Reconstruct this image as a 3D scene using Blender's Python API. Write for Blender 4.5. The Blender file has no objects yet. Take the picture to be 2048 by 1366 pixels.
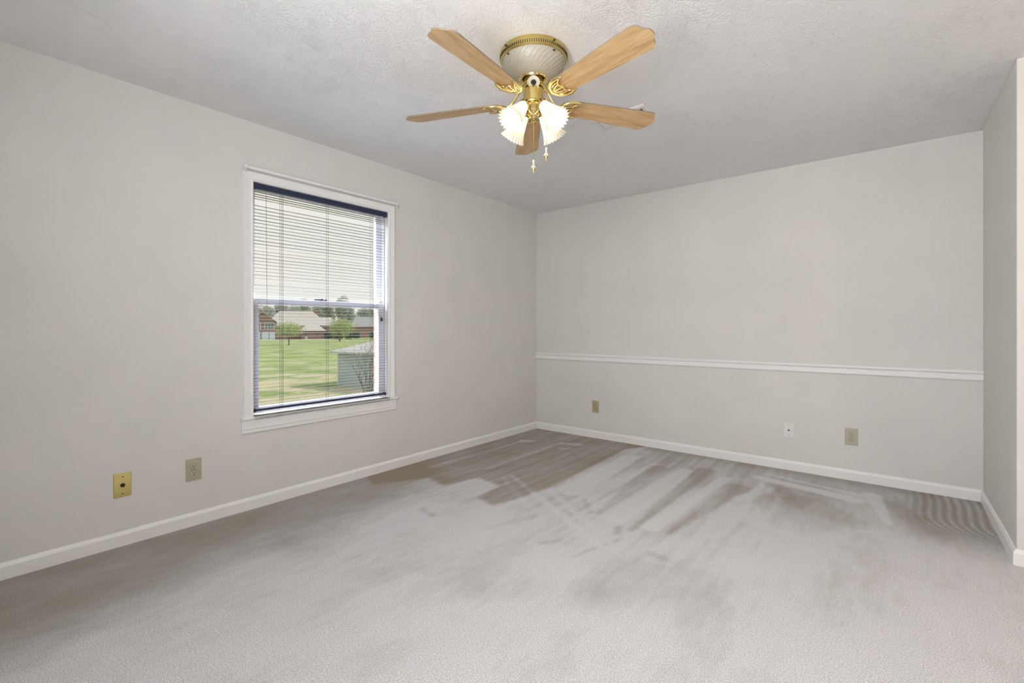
import bpy, math, random
import numpy as np
from mathutils import Vector, Matrix
random.seed(7)
rng = np.random.RandomState(5)
S = bpy.context.scene
COL = S.collection
PI = math.pi

# ------------------------------------------------------------ camera
cd = bpy.data.cameras.new('camera')
cam = bpy.data.objects.new('camera', cd); COL.objects.link(cam)
cd.sensor_width = 36.0
cd.lens = 939.0 / 2048 * 36.0
cd.shift_y = -27.5 / 2048
cam.location = (3.139, -4.338, 1.142)
cam.rotation_euler = (PI / 2, 0, math.atan2(0.6276, 0.7785))
cd.clip_start = 0.05; cd.clip_end = 1000
S.camera = cam

# ------------------------------------------------------------ world, sun, added fill lights, exposure
w = bpy.data.worlds.new('world'); S.world = w; w.use_nodes = True
nt = w.node_tree; nt.nodes.clear()
bg = nt.nodes.new('ShaderNodeBackground'); wo = nt.nodes.new('ShaderNodeOutputWorld')
tc = nt.nodes.new('ShaderNodeTexCoord'); ns = nt.nodes.new('ShaderNodeTexNoise'); cr = nt.nodes.new('ShaderNodeValToRGB')
ns.inputs['Scale'].default_value = 1.6; ns.inputs['Detail'].default_value = 4
cr.color_ramp.elements[0].position = 0.35; cr.color_ramp.elements[0].color = (0.80, 0.82, 0.84, 1)
cr.color_ramp.elements[1].position = 0.65; cr.color_ramp.elements[1].color = (0.84, 0.80, 0.75, 1)
nt.links.new(tc.outputs['Generated'], ns.inputs['Vector']); nt.links.new(ns.outputs['Fac'], cr.inputs['Fac'])
nt.links.new(cr.outputs['Color'], bg.inputs['Color']); nt.links.new(bg.outputs[0], wo.inputs[0])
bg.inputs['Strength'].default_value = 1.0

def light(name, kind, loc, energy, color, rot=(0, 0, 0), size=None, size_y=None, radius=None, angle=None):
    l = bpy.data.lights.new(name, kind); l.energy = energy; l.color = color
    if kind == 'AREA':
        l.shape = 'RECTANGLE'; l.size = size; l.size_y = size_y
    if radius is not None: l.shadow_soft_size = radius
    if angle is not None: l.angle = angle
    o = bpy.data.objects.new(name, l); COL.objects.link(o); o.location = loc; o.rotation_euler = rot
    return o
sd = Vector((0.59, 0.86, 0.95)).normalized()
sun = light('sun', 'SUN', (20, 30, 40), 2.6, (1, 0.95, 0.86), rot=sd.to_track_quat('Z', 'Y').to_euler(), angle=0.01)
# added area light outside an unseen rear window, standing in for daylight
light('rear_daylight_fill', 'AREA', (3.9, -6.32, 1.45), 3, (0.92, 0.96, 1.0), rot=(PI / 2, 0, 0), size=1.7, size_y=1.5)
# added unseen area fills: above the window, and two flash-like ones by the camera
light('fill_over_window', 'AREA', (-1.3, -2.6, 3.5), 1150, (0.93, 0.95, 1.0), rot=(0, math.radians(-50), 0), size=1.6, size_y=2.4)
light('camera_flash_fill', 'AREA', (2.7, -4.6, 1.9), 37, (1.0, 0.992, 0.975), rot=Vector((-.15, -.98, .05)).to_track_quat('Z', 'Y').to_euler(), size=1.0, size_y=0.6)
light('bounce_flash_fill', 'AREA', (2.4, -4.7, 1.3), 21, (0.97, 0.98, 1.0), rot=Vector((-.18, -.72, -.6)).to_track_quat('Z', 'Y').to_euler(), size=0.6, size_y=0.6)

S.view_settings.view_transform = 'Standard'
S.view_settings.look = 'None'
S.view_settings.gamma = 1.0
S.view_settings.use_curve_mapping = False
S.view_settings.exposure = 0.20

# ------------------------------------------------------------ materials
def mat(name, color=(0.8, 0.8, 0.8), rough=0.5, metal=0.0, spec=0.5, coat=0.0, emit=None, estr=0.0):
    m = bpy.data.materials.new(name); m.use_nodes = True
    b = m.node_tree.nodes['Principled BSDF']
    b.inputs['Base Color'].default_value = (*color, 1)
    b.inputs['Roughness'].default_value = rough
    b.inputs['Metallic'].default_value = metal
    b.inputs['Specular IOR Level'].default_value = spec
    b.inputs['Coat Weight'].default_value = coat
    if emit:
        b.inputs['Emission Color'].default_value = (*emit, 1); b.inputs['Emission Strength'].default_value = estr
    return m
def nodes(m):
    t = m.node_tree
    return t, t.nodes['Principled BSDF'], (lambda k: t.nodes.new(k)), t.links.new
def noise(m, scale=10, detail=3, vec=None, rough=0.5, dist=0.0):
    t, b, N, L = nodes(m); n = N('ShaderNodeTexNoise')
    n.inputs['Scale'].default_value = scale; n.inputs['Detail'].default_value = detail
    n.inputs['Roughness'].default_value = rough; n.inputs['Distortion'].default_value = dist
    if vec is None: vec = N('ShaderNodeTexCoord').outputs['Object']
    L(vec, n.inputs['Vector']); return n
def mapping(m, scale=(1, 1, 1), rot=(0, 0, 0)):
    t, b, N, L = nodes(m); mp = N('ShaderNodeMapping'); mp.inputs['Scale'].default_value = scale; mp.inputs['Rotation'].default_value = rot
    L(N('ShaderNodeTexCoord').outputs['Object'], mp.inputs['Vector']); return mp.outputs['Vector']
def ramp(m, fac, stops):
    t, b, N, L = nodes(m); r = N('ShaderNodeValToRGB'); L(fac, r.inputs['Fac'])
    e = r.color_ramp.elements
    while len(e) < len(stops): e.new(0.5)
    for i, (p, c) in enumerate(stops): e[i].position = p; e[i].color = (*c, 1)
    return r.outputs['Color']
def bump(m, h, strength=0.3, dist=0.01, prev=None):
    t, b, N, L = nodes(m); bp = N('ShaderNodeBump'); bp.inputs['Strength'].default_value = strength; bp.inputs['Distance'].default_value = dist
    L(h, bp.inputs['Height'])
    if prev: L(prev, bp.inputs['Normal'])
    L(bp.outputs[0], b.inputs['Normal']); return bp.outputs[0]
def mixc(m, fac, a, bc, mode='MIX'):
    t, b, N, L = nodes(m); x = N('ShaderNodeMix'); x.data_type = 'RGBA'; x.blend_type = mode
    for sock, v in ((x.inputs[0], fac), (x.inputs[6], a), (x.inputs[7], bc)):
        if hasattr(v, 'is_output') or hasattr(v, 'links'): L(v, sock)
        else: sock.default_value = v if isinstance(v, (int, float)) else (*v, 1)
    return x.outputs[2]
def mathn(m, op, a, bv=None, c=None):
    t, b, N, L = nodes(m); x = N('ShaderNodeMath'); x.operation = op
    for i, v in enumerate((a, bv, c)):
        if v is None: continue
        if hasattr(v, 'links'): L(v, x.inputs[i])
        else: x.inputs[i].default_value = v
    return x.outputs[0]

M = {}
def wallmat(name, c):
    m = mat(name, c, 0.65, spec=0.25)
    n = noise(m, 90, 2); n2 = noise(m, 3, 3)
    bump(m, n.outputs['Fac'], 0.08, 0.002)
    t, b, N, L = nodes(m)
    L(ramp(m, n2.outputs['Fac'], [(0.3, tuple(x * 0.975 for x in c)), (0.7, tuple(min(1, x * 1.02) for x in c))]), b.inputs['Base Color'])
    return m
M['wall'] = wallmat('wall_paint', (0.725, 0.715, 0.69))
M['wall_ext'] = mat('siding', (0.7, 0.68, 0.62), 0.8)
M['trim'] = mat('trim_paint', (0.87, 0.865, 0.855), 0.38)
M['vinyl'] = mat('white_vinyl', (0.83, 0.825, 0.85), 0.35)
M['plastic_white'] = mat('white_plastic', (0.78, 0.79, 0.77), 0.3)
M['vent_white'] = mat('vent_enamel', (0.80, 0.80, 0.77), 0.35)
M['ivory'] = mat('ivory_plastic', (0.48, 0.43, 0.30), 0.35)
M['ivory_light'] = mat('pale_ivory_plastic', (0.50, 0.48, 0.36), 0.35)
M['ivory_dark'] = mat('aged_ivory_plastic', (0.50, 0.43, 0.25), 0.35)
M['dark'] = mat('dark_hole', (0.012, 0.011, 0.01), 0.6)
M['black'] = mat('black_plastic', (0.02, 0.02, 0.022), 0.4)
M['navy'] = mat('navy_enamel', (0.018, 0.028, 0.075), 0.30)
M['slat'] = mat('navy_slat', (0.12, 0.14, 0.21), 0.25, coat=1.0)
M['wand'] = mat('clear_grey_wand', (0.16, 0.19, 0.20), 0.3)
M['cord'] = mat('dark_cord', (0.03, 0.035, 0.05), 0.7)
M['brass_plate'] = mat('brass_plate', (0.72, 0.60, 0.24), 0.38, metal=0.75)
M['brass'] = mat('polished_brass', (0.86, 0.68, 0.31), 0.14, metal=1.0)
M['brass_satin'] = mat('satin_brass', (0.62, 0.49, 0.18), 0.33, metal=1.0)
M['steel'] = mat('steel', (0.5, 0.5, 0.48), 0.3, metal=1.0)
M['cream'] = mat('cream_enamel', (0.38, 0.355, 0.29), 0.42)
M['cap_white'] = mat('white_cap', (0.60, 0.57, 0.50), 0.3)
M['bulb'] = mat('bulb_glow', (1, 1, 1), 0.5, emit=(1.0, 0.77, 0.47), estr=15.0)
M['dome'] = mat('hall_dome_glow', (1, 1, 1), 0.5, emit=(1.0, 0.72, 0.42), estr=3.0)

# ceiling: brush stomped texture
m = M['ceiling'] = mat('ceiling_stomp', (0.86, 0.86, 0.86), 0.7, spec=0.25)
t, b, N, L = nodes(m)
tcn = N('ShaderNodeTexCoord')
def stomp(scale, seed):
    mp = N('ShaderNodeMapping'); mp.inputs['Location'].default_value = (seed, seed * 0.37, 0); mp.inputs['Scale'].default_value = (1, 1, 0); L(tcn.outputs['Object'], mp.inputs['Vector'])
    nz = N('ShaderNodeTexNoise'); nz.inputs['Scale'].default_value = 9; nz.inputs['Detail'].default_value = 3; L(mp.outputs[0], nz.inputs['Vector'])
    ad = N('ShaderNodeVectorMath'); ad.operation = 'MULTIPLY_ADD'; L(nz.outputs['Color'], ad.inputs[0]); ad.inputs[1].default_value = (0.02, 0.02, 0); L(mp.outputs[0], ad.inputs[2])
    v = N('ShaderNodeTexVoronoi'); v.voronoi_dimensions = '2D'; v.inputs['Scale'].default_value = scale; L(ad.outputs[0], v.inputs['Vector'])
    sub = N('ShaderNodeVectorMath'); sub.operation = 'SUBTRACT'; L(ad.outputs[0], sub.inputs[0]); L(v.outputs['Position'], sub.inputs[1])
    nm = N('ShaderNodeVectorMath'); nm.operation = 'NORMALIZE'; L(sub.outputs[0], nm.inputs[0])
    ln = N('ShaderNodeVectorMath'); ln.operation = 'LENGTH'; L(sub.outputs[0], ln.inputs[0])
    sc = N('ShaderNodeVectorMath'); sc.operation = 'SCALE'; L(nm.outputs[0], sc.inputs[0]); sc.inputs['Scale'].default_value = 3.2
    cb = N('ShaderNodeVectorMath'); cb.operation = 'MULTIPLY_ADD'; L(v.outputs['Color'], cb.inputs[0]); cb.inputs[1].default_value = (40, 40, 40); L(sc.outputs[0], cb.inputs[2])
    c2 = N('ShaderNodeVectorMath'); c2.operation = 'ADD'; L(cb.outputs[0], c2.inputs[0])
    cz = N('ShaderNodeCombineXYZ'); zz = mathn(m, 'MULTIPLY', ln.outputs['Value'], 22.0); L(zz, cz.inputs[2]); L(cz.outputs[0], c2.inputs[1])
    rn = N('ShaderNodeTexNoise'); rn.inputs['Scale'].default_value = 2.4; rn.inputs['Detail'].default_value = 2.5; L(c2.outputs[0], rn.inputs['Vector'])
    r = N('ShaderNodeValToRGB'); L(rn.outputs['Fac'], r.inputs['Fac']); r.color_ramp.elements[0].position = 0.44; r.color_ramp.elements[1].position = 0.60
    return r.outputs['Color']
a1 = stomp(7.5, 0.0); a2 = stomp(10.0, 3.7)
mx = mathn(m, 'MAXIMUM', a1, a2)
mask = N('ShaderNodeTexNoise'); mask.inputs['Scale'].default_value = 1.5; L(tcn.outputs['Object'], mask.inputs['Vector'])
mr = N('ShaderNodeMapRange'); L(mask.outputs['Fac'], mr.inputs[0]); mr.inputs[1].default_value = 0.40; mr.inputs[2].default_value = 0.66; mr.inputs[3].default_value = 0.28; mr.inputs[4].default_value = 1.0
hh = mathn(m, 'MULTIPLY', mx, mr.outputs[0])
bump(m, hh, 0.6, 0.0042)

# carpet: attribute of vacuum strokes and painted left-side shade + tuft texture
m = M['carpet'] = mat('carpet', (0.5, 0.48, 0.46), 0.95, spec=0.1)
t, b, N, L = nodes(m)
b.inputs['Sheen Weight'].default_value = 0.25; b.inputs['Sheen Roughness'].default_value = 0.5
at = N('ShaderNodeAttribute'); at.attribute_name = 'nap_shade'
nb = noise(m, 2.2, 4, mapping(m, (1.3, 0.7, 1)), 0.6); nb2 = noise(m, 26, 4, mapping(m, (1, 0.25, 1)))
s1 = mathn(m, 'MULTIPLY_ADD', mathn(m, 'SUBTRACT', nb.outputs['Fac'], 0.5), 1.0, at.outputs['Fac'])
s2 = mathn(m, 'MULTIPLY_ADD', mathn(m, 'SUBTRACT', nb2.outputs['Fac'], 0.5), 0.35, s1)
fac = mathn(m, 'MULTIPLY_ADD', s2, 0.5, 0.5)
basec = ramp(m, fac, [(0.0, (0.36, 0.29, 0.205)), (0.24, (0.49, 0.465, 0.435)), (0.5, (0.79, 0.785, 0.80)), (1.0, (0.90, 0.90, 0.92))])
tf = noise(m, 215, 3, rough=0.65)
tuft = ramp(m, tf.outputs['Fac'], [(0.30, (0.54, 0.54, 0.54)), (0.62, (1.16, 1.16, 1.16))])
L(mixc(m, 1.0, basec, tuft, 'MULTIPLY'), b.inputs['Base Color'])
bump(m, tf.outputs['Fac'], 0.9, 0.008)

# oak blades
m = M['oak'] = mat('oak_veneer', (0.6, 0.4, 0.2), 0.42)
t, b, N, L = nodes(m)
n1 = noise(m, 1.0, 3, mapping(m, (5, 42, 5)), dist=0.8); n2 = noise(m, 1.0, 2, mapping(m, (8, 260, 8)))
c1 = ramp(m, n1.outputs['Fac'], [(0.25, (0.46, 0.275, 0.125)), (0.5, (0.63, 0.41, 0.20)), (0.75, (0.72, 0.50, 0.27))])
c2 = ramp(m, n2.outputs['Fac'], [(0.3, (0.80, 0.78, 0.74)), (0.6, (1.05, 1.05, 1.05))])
L(mixc(m, 1.0, c1, c2, 'MULTIPLY'), b.inputs['Base Color'])
M['blade_edge'] = mat('blade_edge_band', (0.22, 0.19, 0.155), 0.5)

def glassmat(name, refl=0.06):
    m = bpy.data.materials.new(name); m.use_nodes = True; t = m.node_tree; t.nodes.clear()
    o = t.nodes.new('ShaderNodeOutputMaterial'); a = t.nodes.new('ShaderNodeBsdfTransparent'); g = t.nodes.new('ShaderNodeBsdfGlossy'); x = t.nodes.new('ShaderNodeMixShader')
    g.inputs['Roughness'].default_value = 0.02; x.inputs[0].default_value = refl; a.inputs[0].default_value = (0.97, 0.98, 0.97, 1)
    t.links.new(a.outputs[0], x.inputs[1]); t.links.new(g.outputs[0], x.inputs[2]); t.links.new(x.outputs[0], o.inputs[0]); return m
M['glass'] = glassmat('window_glass', 0.04)
def shademat():
    m = bpy.data.materials.new('frosted_shade_glass'); m.use_nodes = True; t = m.node_tree; b = t.nodes['Principled BSDF']
    b.inputs['Base Color'].default_value = (0.80, 0.78, 0.73, 1); b.inputs['Roughness'].default_value = 0.25
    tr = t.nodes.new('ShaderNodeBsdfTranslucent'); tr.inputs[0].default_value = (0.95, 0.90, 0.80, 1)
    x = t.nodes.new('ShaderNodeMixShader'); x.inputs[0].default_value = 0.22
    t.links.new(b.outputs[0], x.inputs[1]); t.links.new(tr.outputs[0], x.inputs[2]); t.links.new(x.outputs[0], t.nodes['Material Output'].inputs[0]); return m
M['shade'] = shademat()

# outdoors
def ncol(name, c1, c2, scale, rough=0.9, s=(1, 1, 1)):
    m = mat(name, c1, rough, spec=0.2); t, b, N, L = nodes(m)
    n = noise(m, scale, 4, mapping(m, s)); L(ramp(m, n.outputs['Fac'], [(0.35, c1), (0.65, c2)]), b.inputs['Base Color']); return m
m = M['lawn'] = mat('lawn_grass', (0.3, 0.4, 0.1), 0.95, spec=0.1)
t, b, N, L = nodes(m)
g1 = noise(m, 0.35, 5); g2 = noise(m, 6, 4); g3 = noise(m, 0.16, 3)
ca = ramp(m, g1.outputs['Fac'], [(0.35, (0.22, 0.29, 0.09)), (0.6, (0.37, 0.43, 0.20))])
cb_ = ramp(m, g2.outputs['Fac'], [(0.3, (0.75, 0.8, 0.7)), (0.7, (1.15, 1.12, 1.1))])
cc = mixc(m, 1.0, ca, cb_, 'MULTIPLY')
# straw-coloured thin turf near the house
sep = N('ShaderNodeSeparateXYZ'); L(N('ShaderNodeTexCoord').outputs['Object'], sep.inputs[0])
near = N('ShaderNodeMapRange'); L(sep.outputs[0], near.inputs[0]); near.inputs[1].default_value = -48; near.inputs[2].default_value = -14; near.inputs[3].default_value = -0.16; near.inputs[4].default_value = 0.16
fm = mathn(m, 'ADD', g1.outputs['Fac'], near.outputs[0])
straw = N('ShaderNodeMapRange'); L(fm, straw.inputs[0]); straw.inputs[1].default_value = 0.48; straw.inputs[2].default_value = 0.60
L(mixc(m, straw.outputs[0], cc, mixc(m, 1.0, (0.50, 0.46, 0.30), cb_, 'MULTIPLY')), b.inputs['Base Color'])
m = M['brick'] = mat('red_brick', (0.3, 0.12, 0.09), 0.9); t, b, N, L = nodes(m)
br = N('ShaderNodeTexBrick'); br.inputs['Scale'].default_value = 4.5; br.inputs['Color1'].default_value = (0.27, 0.15, 0.125, 1); br.inputs['Color2'].default_value = (0.21, 0.115, 0.10, 1); br.inputs['Mortar'].default_value = (0.38, 0.30, 0.26, 1); br.inputs['Mortar Size'].default_value = 0.015
sx = N('ShaderNodeSeparateXYZ'); L(N('ShaderNodeTexCoord').outputs['Object'], sx.inputs[0]); cx_ = N('ShaderNodeCombineXYZ')
L(mathn(m, 'ADD', sx.outputs[0], sx.outputs[1]), cx_.inputs[0]); L(sx.outputs[2], cx_.inputs[1]); L(cx_.outputs[0], br.inputs['Vector']); L(br.outputs['Color'], b.inputs['Base Color'])
M['roof'] = ncol('roof_shingle', (0.44, 0.42, 0.41), (0.52, 0.50, 0.49), 3)
M['roof_dark'] = ncol('dark_shingle', (0.26, 0.27, 0.28), (0.32, 0.33, 0.34), 3)
M['shed_roof'] = ncol('shed_shingle', (0.46, 0.48, 0.48), (0.54, 0.56, 0.55), 8)
M['shed_wall'] = mat('shed_siding', (0.40, 0.49, 0.49), 0.8)
t, b, N, L = nodes(M['shed_wall'])
wv = N('ShaderNodeTexWave'); wv.bands_direction = 'Z'; wv.wave_profile = 'SAW'; wv.inputs['Scale'].default_value = 2.2; L(N('ShaderNodeTexCoord').outputs['Object'], wv.inputs['Vector']); bump(M['shed_wall'], wv.outputs['Fac'], 0.6, 0.03)
M['house_white'] = mat('white_paint_far', (0.62, 0.64, 0.62), 0.6)
M['house_window'] = mat('far_window', (0.10, 0.16, 0.17), 0.15)
M['door_pale'] = mat('garage_door_paint', (0.45, 0.55, 0.60), 0.6)
M['concrete'] = ncol('driveway_concrete', (0.62, 0.60, 0.57), (0.70, 0.68, 0.64), 1)
M['leaf_y'] = ncol('young_leaves', (0.34, 0.44, 0.14), (0.50, 0.55, 0.26), 2)
M['leaf_g'] = ncol('spring_leaves', (0.20, 0.30, 0.14), (0.32, 0.42, 0.20), 2)
M['leaf_haze'] = ncol('distant_leaves', (0.30, 0.36, 0.31), (0.42, 0.48, 0.40), 0.6)  # distance haze tinted into the far leaf colour
M['leaf_dark'] = ncol('hedge_leaves', (0.035, 0.08, 0.05), (0.07, 0.13, 0.07), 3)
M['bark'] = ncol('bark', (0.09, 0.075, 0.06), (0.16, 0.13, 0.11), 5)
M['twig'] = ncol('twig', (0.07, 0.06, 0.055), (0.12, 0.10, 0.09), 5)
M['bud'] = mat('reddish_buds', (0.26, 0.17, 0.12), 0.8)

# ------------------------------------------------------------ mesh helpers
class MB:
    def __init__(s): s.v = []; s.f = []; s.mi = []
    def add(s, vs, fs, mi=0):
        o = len(s.v); s.v += [tuple(p) for p in vs]; s.f += [tuple(i + o for i in f) for f in fs]; s.mi += [mi] * len(fs); return s
    def box(s, a, b, mi=0):
        x0, y0, z0 = [min(p, q) for p, q in zip(a, b)]; x1, y1, z1 = [max(p, q) for p, q in zip(a, b)]
        return s.add([(x0, y0, z0), (x1, y0, z0), (x1, y1, z0), (x0, y1, z0), (x0, y0, z1), (x1, y0, z1), (x1, y1, z1), (x0, y1, z1)],
                     [(0, 3, 2, 1), (4, 5, 6, 7), (0, 1, 5, 4), (1, 2, 6, 5), (2, 3, 7, 6), (3, 0, 4, 7)], mi)
    def loft(s, rings, closed=True, caps=True, mi=0):
        n = len(rings[0]); vs = [p for r in rings for p in r]; fs = []
        for i in range(len(rings) - 1):
            for j in range(n if closed else n - 1):
                k = (j + 1) % n; fs.append((i * n + j, i * n + k, (i + 1) * n + k, (i + 1) * n + j))
        if caps and closed:
            fs.append(tuple(range(n))[::-1]); fs.append(tuple((len(rings) - 1) * n + j for j in range(n)))
        return s.add(vs, fs, mi)
    def tube(s, path, r, n=8, flat=1.0, caps=True, mi=0):
        P = [Vector(p) for p in path]; rings = []
        rr = r if isinstance(r, (list, tuple)) else [r] * len(P)
        up = None
        for i, p in enumerate(P):
            d = (P[min(i + 1, len(P) - 1)] - P[max(i - 1, 0)]).normalized()
            if up is None:
                up = Vector((0, 0, 1)) if abs(d.z) < 0.9 else Vector((1, 0, 0))
            a = d.cross(up).normalized(); bb = a.cross(d).normalized(); up = bb
            rings.append([p + a * math.cos(2 * PI * k / n) * rr[i] + bb * math.sin(2 * PI * k / n) * rr[i] * flat for k in range(n)])
        return s.loft(rings, True, caps, mi)
    def lathe(s, prof, n=48, mtx=None, fn=None, caps=False, mi=0):
        rings = []
        for i, (r, z) in enumerate(prof):
            ring = []
            for k in range(n):
                a = 2 * PI * k / n
                q, zz = (r, z) if fn is None else fn(r, z, a, i)
                p = Vector((q * math.cos(a), q * math.sin(a), zz))
                ring.append(mtx @ p if mtx else p)
            rings.append(ring)
        return s.loft(rings, True, caps, mi)
    def prism(s, poly, ax, a, b, mi=0):
        def P(u, v, w_):
            return {0: (w_, u, v), 1: (u, w_, v), 2: (u, v, w_)}[ax]
        return s.loft([[P(u, v, a) for u, v in poly], [P(u, v, b) for u, v in poly]], mi=mi)
    def build(s, name, mats, parent=None, origin=None, smooth=True, bevel=0, ang=35):
        me = bpy.data.meshes.new(name)
        if origin is None: origin = Vector(parent['_o']) if parent is not None and '_o' in parent else Vector((0, 0, 0))
        else: origin = Vector(origin)
        off = origin
        me.from_pydata([tuple(Vector(p) - off) for p in s.v], [], s.f)
        if not isinstance(mats, (list, tuple)): mats = [mats]
        for q in mats: me.materials.append(q)
        if any(s.mi): me.polygons.foreach_set('material_index', s.mi)
        import bmesh
        bm = bmesh.new(); bm.from_mesh(me); bmesh.ops.recalc_face_normals(bm, faces=bm.faces)
        bm.to_mesh(me); bm.free()
        if smooth:
            me.polygons.foreach_set('use_smooth', [True] * len(me.polygons)); me.set_sharp_from_angle(angle=math.radians(ang))
        me.update()
        o = bpy.data.objects.new(name, me); COL.objects.link(o)
        if parent is not None:
            o.parent = parent
            if '_o' in parent:
                o.location = origin - Vector(parent['_o'])
                o['_o'] = tuple(origin)
            else: o['_o'] = tuple(origin)
        else:
            o.location = origin; o['_o'] = tuple(origin)
        if bevel:
            md = o.modifiers.new('bevel', 'BEVEL'); md.width = bevel; md.segments = 2; md.limit_method = 'ANGLE'; md.angle_limit = math.radians(40)
        return o
def tag(o, label, cat, group=None, kind=None):
    o['label'] = label; o['category'] = cat
    if group: o['group'] = group
    if kind: o['kind'] = kind
    return o
def empty(name, loc, rz=0):
    o = bpy.data.objects.new(name, None); COL.objects.link(o); o.location = loc; o.rotation_euler = (0, 0, rz); o['_o'] = tuple(loc); o.empty_display_size = 0.05
    return o
def struct(o, label=None, cat=None):
    o['kind'] = 'structure'
    if label: o['label'] = label; o['category'] = cat
    return o
def copy_tree(o, parent=None):
    c = o.copy(); COL.objects.link(c)
    if parent: c.parent = parent
    for ch in list(o.children): copy_tree(ch, c)
    return c

# ------------------------------------------------------------ room shell
H = 2.44
WX, AX, AY, RX, RY = 0.0, 3.612, -1.05, 5.5, -6.1
T = 0.22
# floor with vacuum stroke and painted shade attribute
def build_floor():
    x0, x1, y0, y1 = 0.0, RX, RY, 0.0
    st = 0.012
    nx = int((x1 - x0) / st) + 1; ny = int((y1 - y0) / st) + 1
    X, Y = np.meshgrid(np.linspace(x0, x1, nx), np.linspace(y0, y1, ny))
    nap_shade = np.zeros_like(X)
    def poly(pts, val, soft):
        inside = np.zeros(X.shape, bool); d = np.full(X.shape, 1e9)
        for i in range(len(pts)):
            (ax, ay), (bx, by) = pts[i], pts[(i + 1) % len(pts)]
            if ay != by:
                c = ((ay > Y) != (by > Y)) & (X < (bx - ax) * (Y - ay) / (by - ay) + ax); inside ^= c
            t_ = np.clip(((X - ax) * (bx - ax) + (Y - ay) * (by - ay)) / ((bx - ax) ** 2 + (by - ay) ** 2 + 1e-9), 0, 1)
            d = np.minimum(d, np.hypot(X - ax - t_ * (bx - ax), Y - ay - t_ * (by - ay)))
        sgn = np.where(inside, d, -d)
        return val * np.clip(sgn / soft + 0.5, 0, 1)
    def seg(a, b_, wa, wb, val, soft=0.02, bend=0.0):
        ax, ay = a; bx, by = b_
        L2 = (bx - ax) ** 2 + (by - ay) ** 2
        t_ = ((X - ax) * (bx - ax) + (Y - ay) * (by - ay)) / L2
        tc_ = np.clip(t_, 0, 1); ln = math.sqrt(L2)
        nx_, ny_ = -(by - ay) / ln, (bx - ax) / ln
        off = bend * np.sin(PI * tc_)
        d = np.hypot(X - ax - tc_ * (bx - ax) - off * nx_, Y - ay - tc_ * (by - ay) - off * ny_)
        wd = wa + (wb - wa) * tc_
        return val * np.clip((wd - d) / soft + 0.5, 0, 1)
    # far left corner: brushed pile edge, with brownish dimmer light painted in
    nap_shade += poly([(-.1, .1), (1.35, .1), (1.20, -.25), (1.255, -1.5), (1.21, -1.84), (1.15, -2.07), (.98, -2.02), (.93, -1.75), (.70, -1.72), (.62, -2.0), (.40, -1.95), (.2, -2.3), (-.1, -2.2)], -0.75, .05)
    nap_shade += poly([(1.3, -.62), (1.9, -.85), (2.6, -1.0), (3.8, -1.05), (3.8, .4), (1.2, .4), (1.25, -.3)], -0.30, .45)
    nap_shade += poly([(1.2, -.12), (3.4, -.12), (3.4, .1), (1.2, .1)], -0.25, .10)
    for (a, b_, wa, wb, v) in [((.20, -1.76), (.25, -.60), .02, .012, .42), ((.59, -1.5), (.583, -.38), .022, .012, .42),
                               ((.26, -.57), (.34, -.50), .06, .02, .45), ((.62, -.42), (.76, -.36), .035, .05, .5), ((.72, -.58), (.82, -.54), .03, .02, .3),
                               ((.87, -1.52), (1.98, -2.15), .018, .02, .40), ((1.27, -1.60), (2.05, -2.12), .018, .015, .35), ((.85, -1.60), (1.35, -1.95), .012, .012, .3),
                               ((1.35, -.45), (1.40, -1.5), .07, .10, .50), ((1.60, -.55), (1.55, -1.2), .03, .03, .25),
                               ((1.66, -.62), (1.735, -1.75), .085, .02, -.34), ((1.86, -.55), (1.86, -1.75), .055, .07, .45),
                               ((1.99, -.45), (1.995, -1.85), .075, .02, -.38), ((2.165, -.56), (2.07, -1.75), .035, .045, .62),
                               ((2.30, -.70), (2.18, -1.75), .07, .015, -.30), ((2.45, -.60), (2.36, -.95), .05, .04, .25),
                               ((2.36, -.37), (2.95, -.48), .035, .06, .70), ((2.42, -.24), (2.98, -.36), .02, .03, .35),
                               ((3.04, -.30), (3.13, -.83), .05, .01, .65), ((3.12, -.40), (3.24, -.62), .04, .08, -.15), ((2.72, -.75), (2.95, -.95), .14, .10, -.15),
                               ((2.55, -.55), (2.60, -.72), .05, .05, -.25), ((1.92, -1.87), (1.97, -1.95), .03, .02, -.32), ((2.20, -2.05), (2.27, -2.06), .025, .02, -.30),
                               ((1.755, -2.22), (1.70, -2.30), .02, .015, -.28), ((1.55, -1.60), (1.70, -1.78), .012, .02, -.28), ((.84, -2.39), (.98, -2.42), .025, .02, -.35),
                               ((2.0, -2.0), (1.9, -2.35), .02, .01, -.3), ((1.45, -2.05), (1.35, -2.35), .04, .02, -.22)]:
        nap_shade += seg(a, b_, wa, wb, v, .03)
    nap_shade += seg((2.2, -2.35), (2.5, -2.3), .20, .15, -.22, .2)
    nap_shade += seg((1.75, -2.8), (2.1, -2.6), .12, .10, -.18, .15)
    nap_shade += seg((.15, -2.2), (.25, -4.6), .35, .55, -.65, .5)  # darker pile along the left wall, partly painted light falloff
    # fine parallel vacuum streaks along the room
    st_ = np.sin(X * 61 + 1.5 * np.sin(Y * 1.7) + 3 * np.sin(X * 7)) * np.sin(X * 23 + Y * 0.9)
    nap_shade += 0.15 * st_ * np.clip((Y + 2.6) / 0.8, 0, 1) * np.clip((2.7 - X) / .3, 0, 1)
    # curved ripple marks in the right corner
    dx = 3.62 - X; dy = -Y
    bendx = np.where(dy > .55, (dy - .55) ** 2 * 1.6, 0)
    rip = np.sin((dx + bendx + .008 * np.sin(dy * 9)) * 2 * PI / 0.046)
    reg = np.clip((.42 - dx) / .12, 0, 1) * np.clip((1.05 - dy - .3 * (0.3 - dx)) / .25, 0, 1) * (dx > -0.1)
    nap_shade += reg * (0.30 * rip - 0.26)
    nap_shade = nap_shade.clip(-1.1, 1.0)
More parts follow.
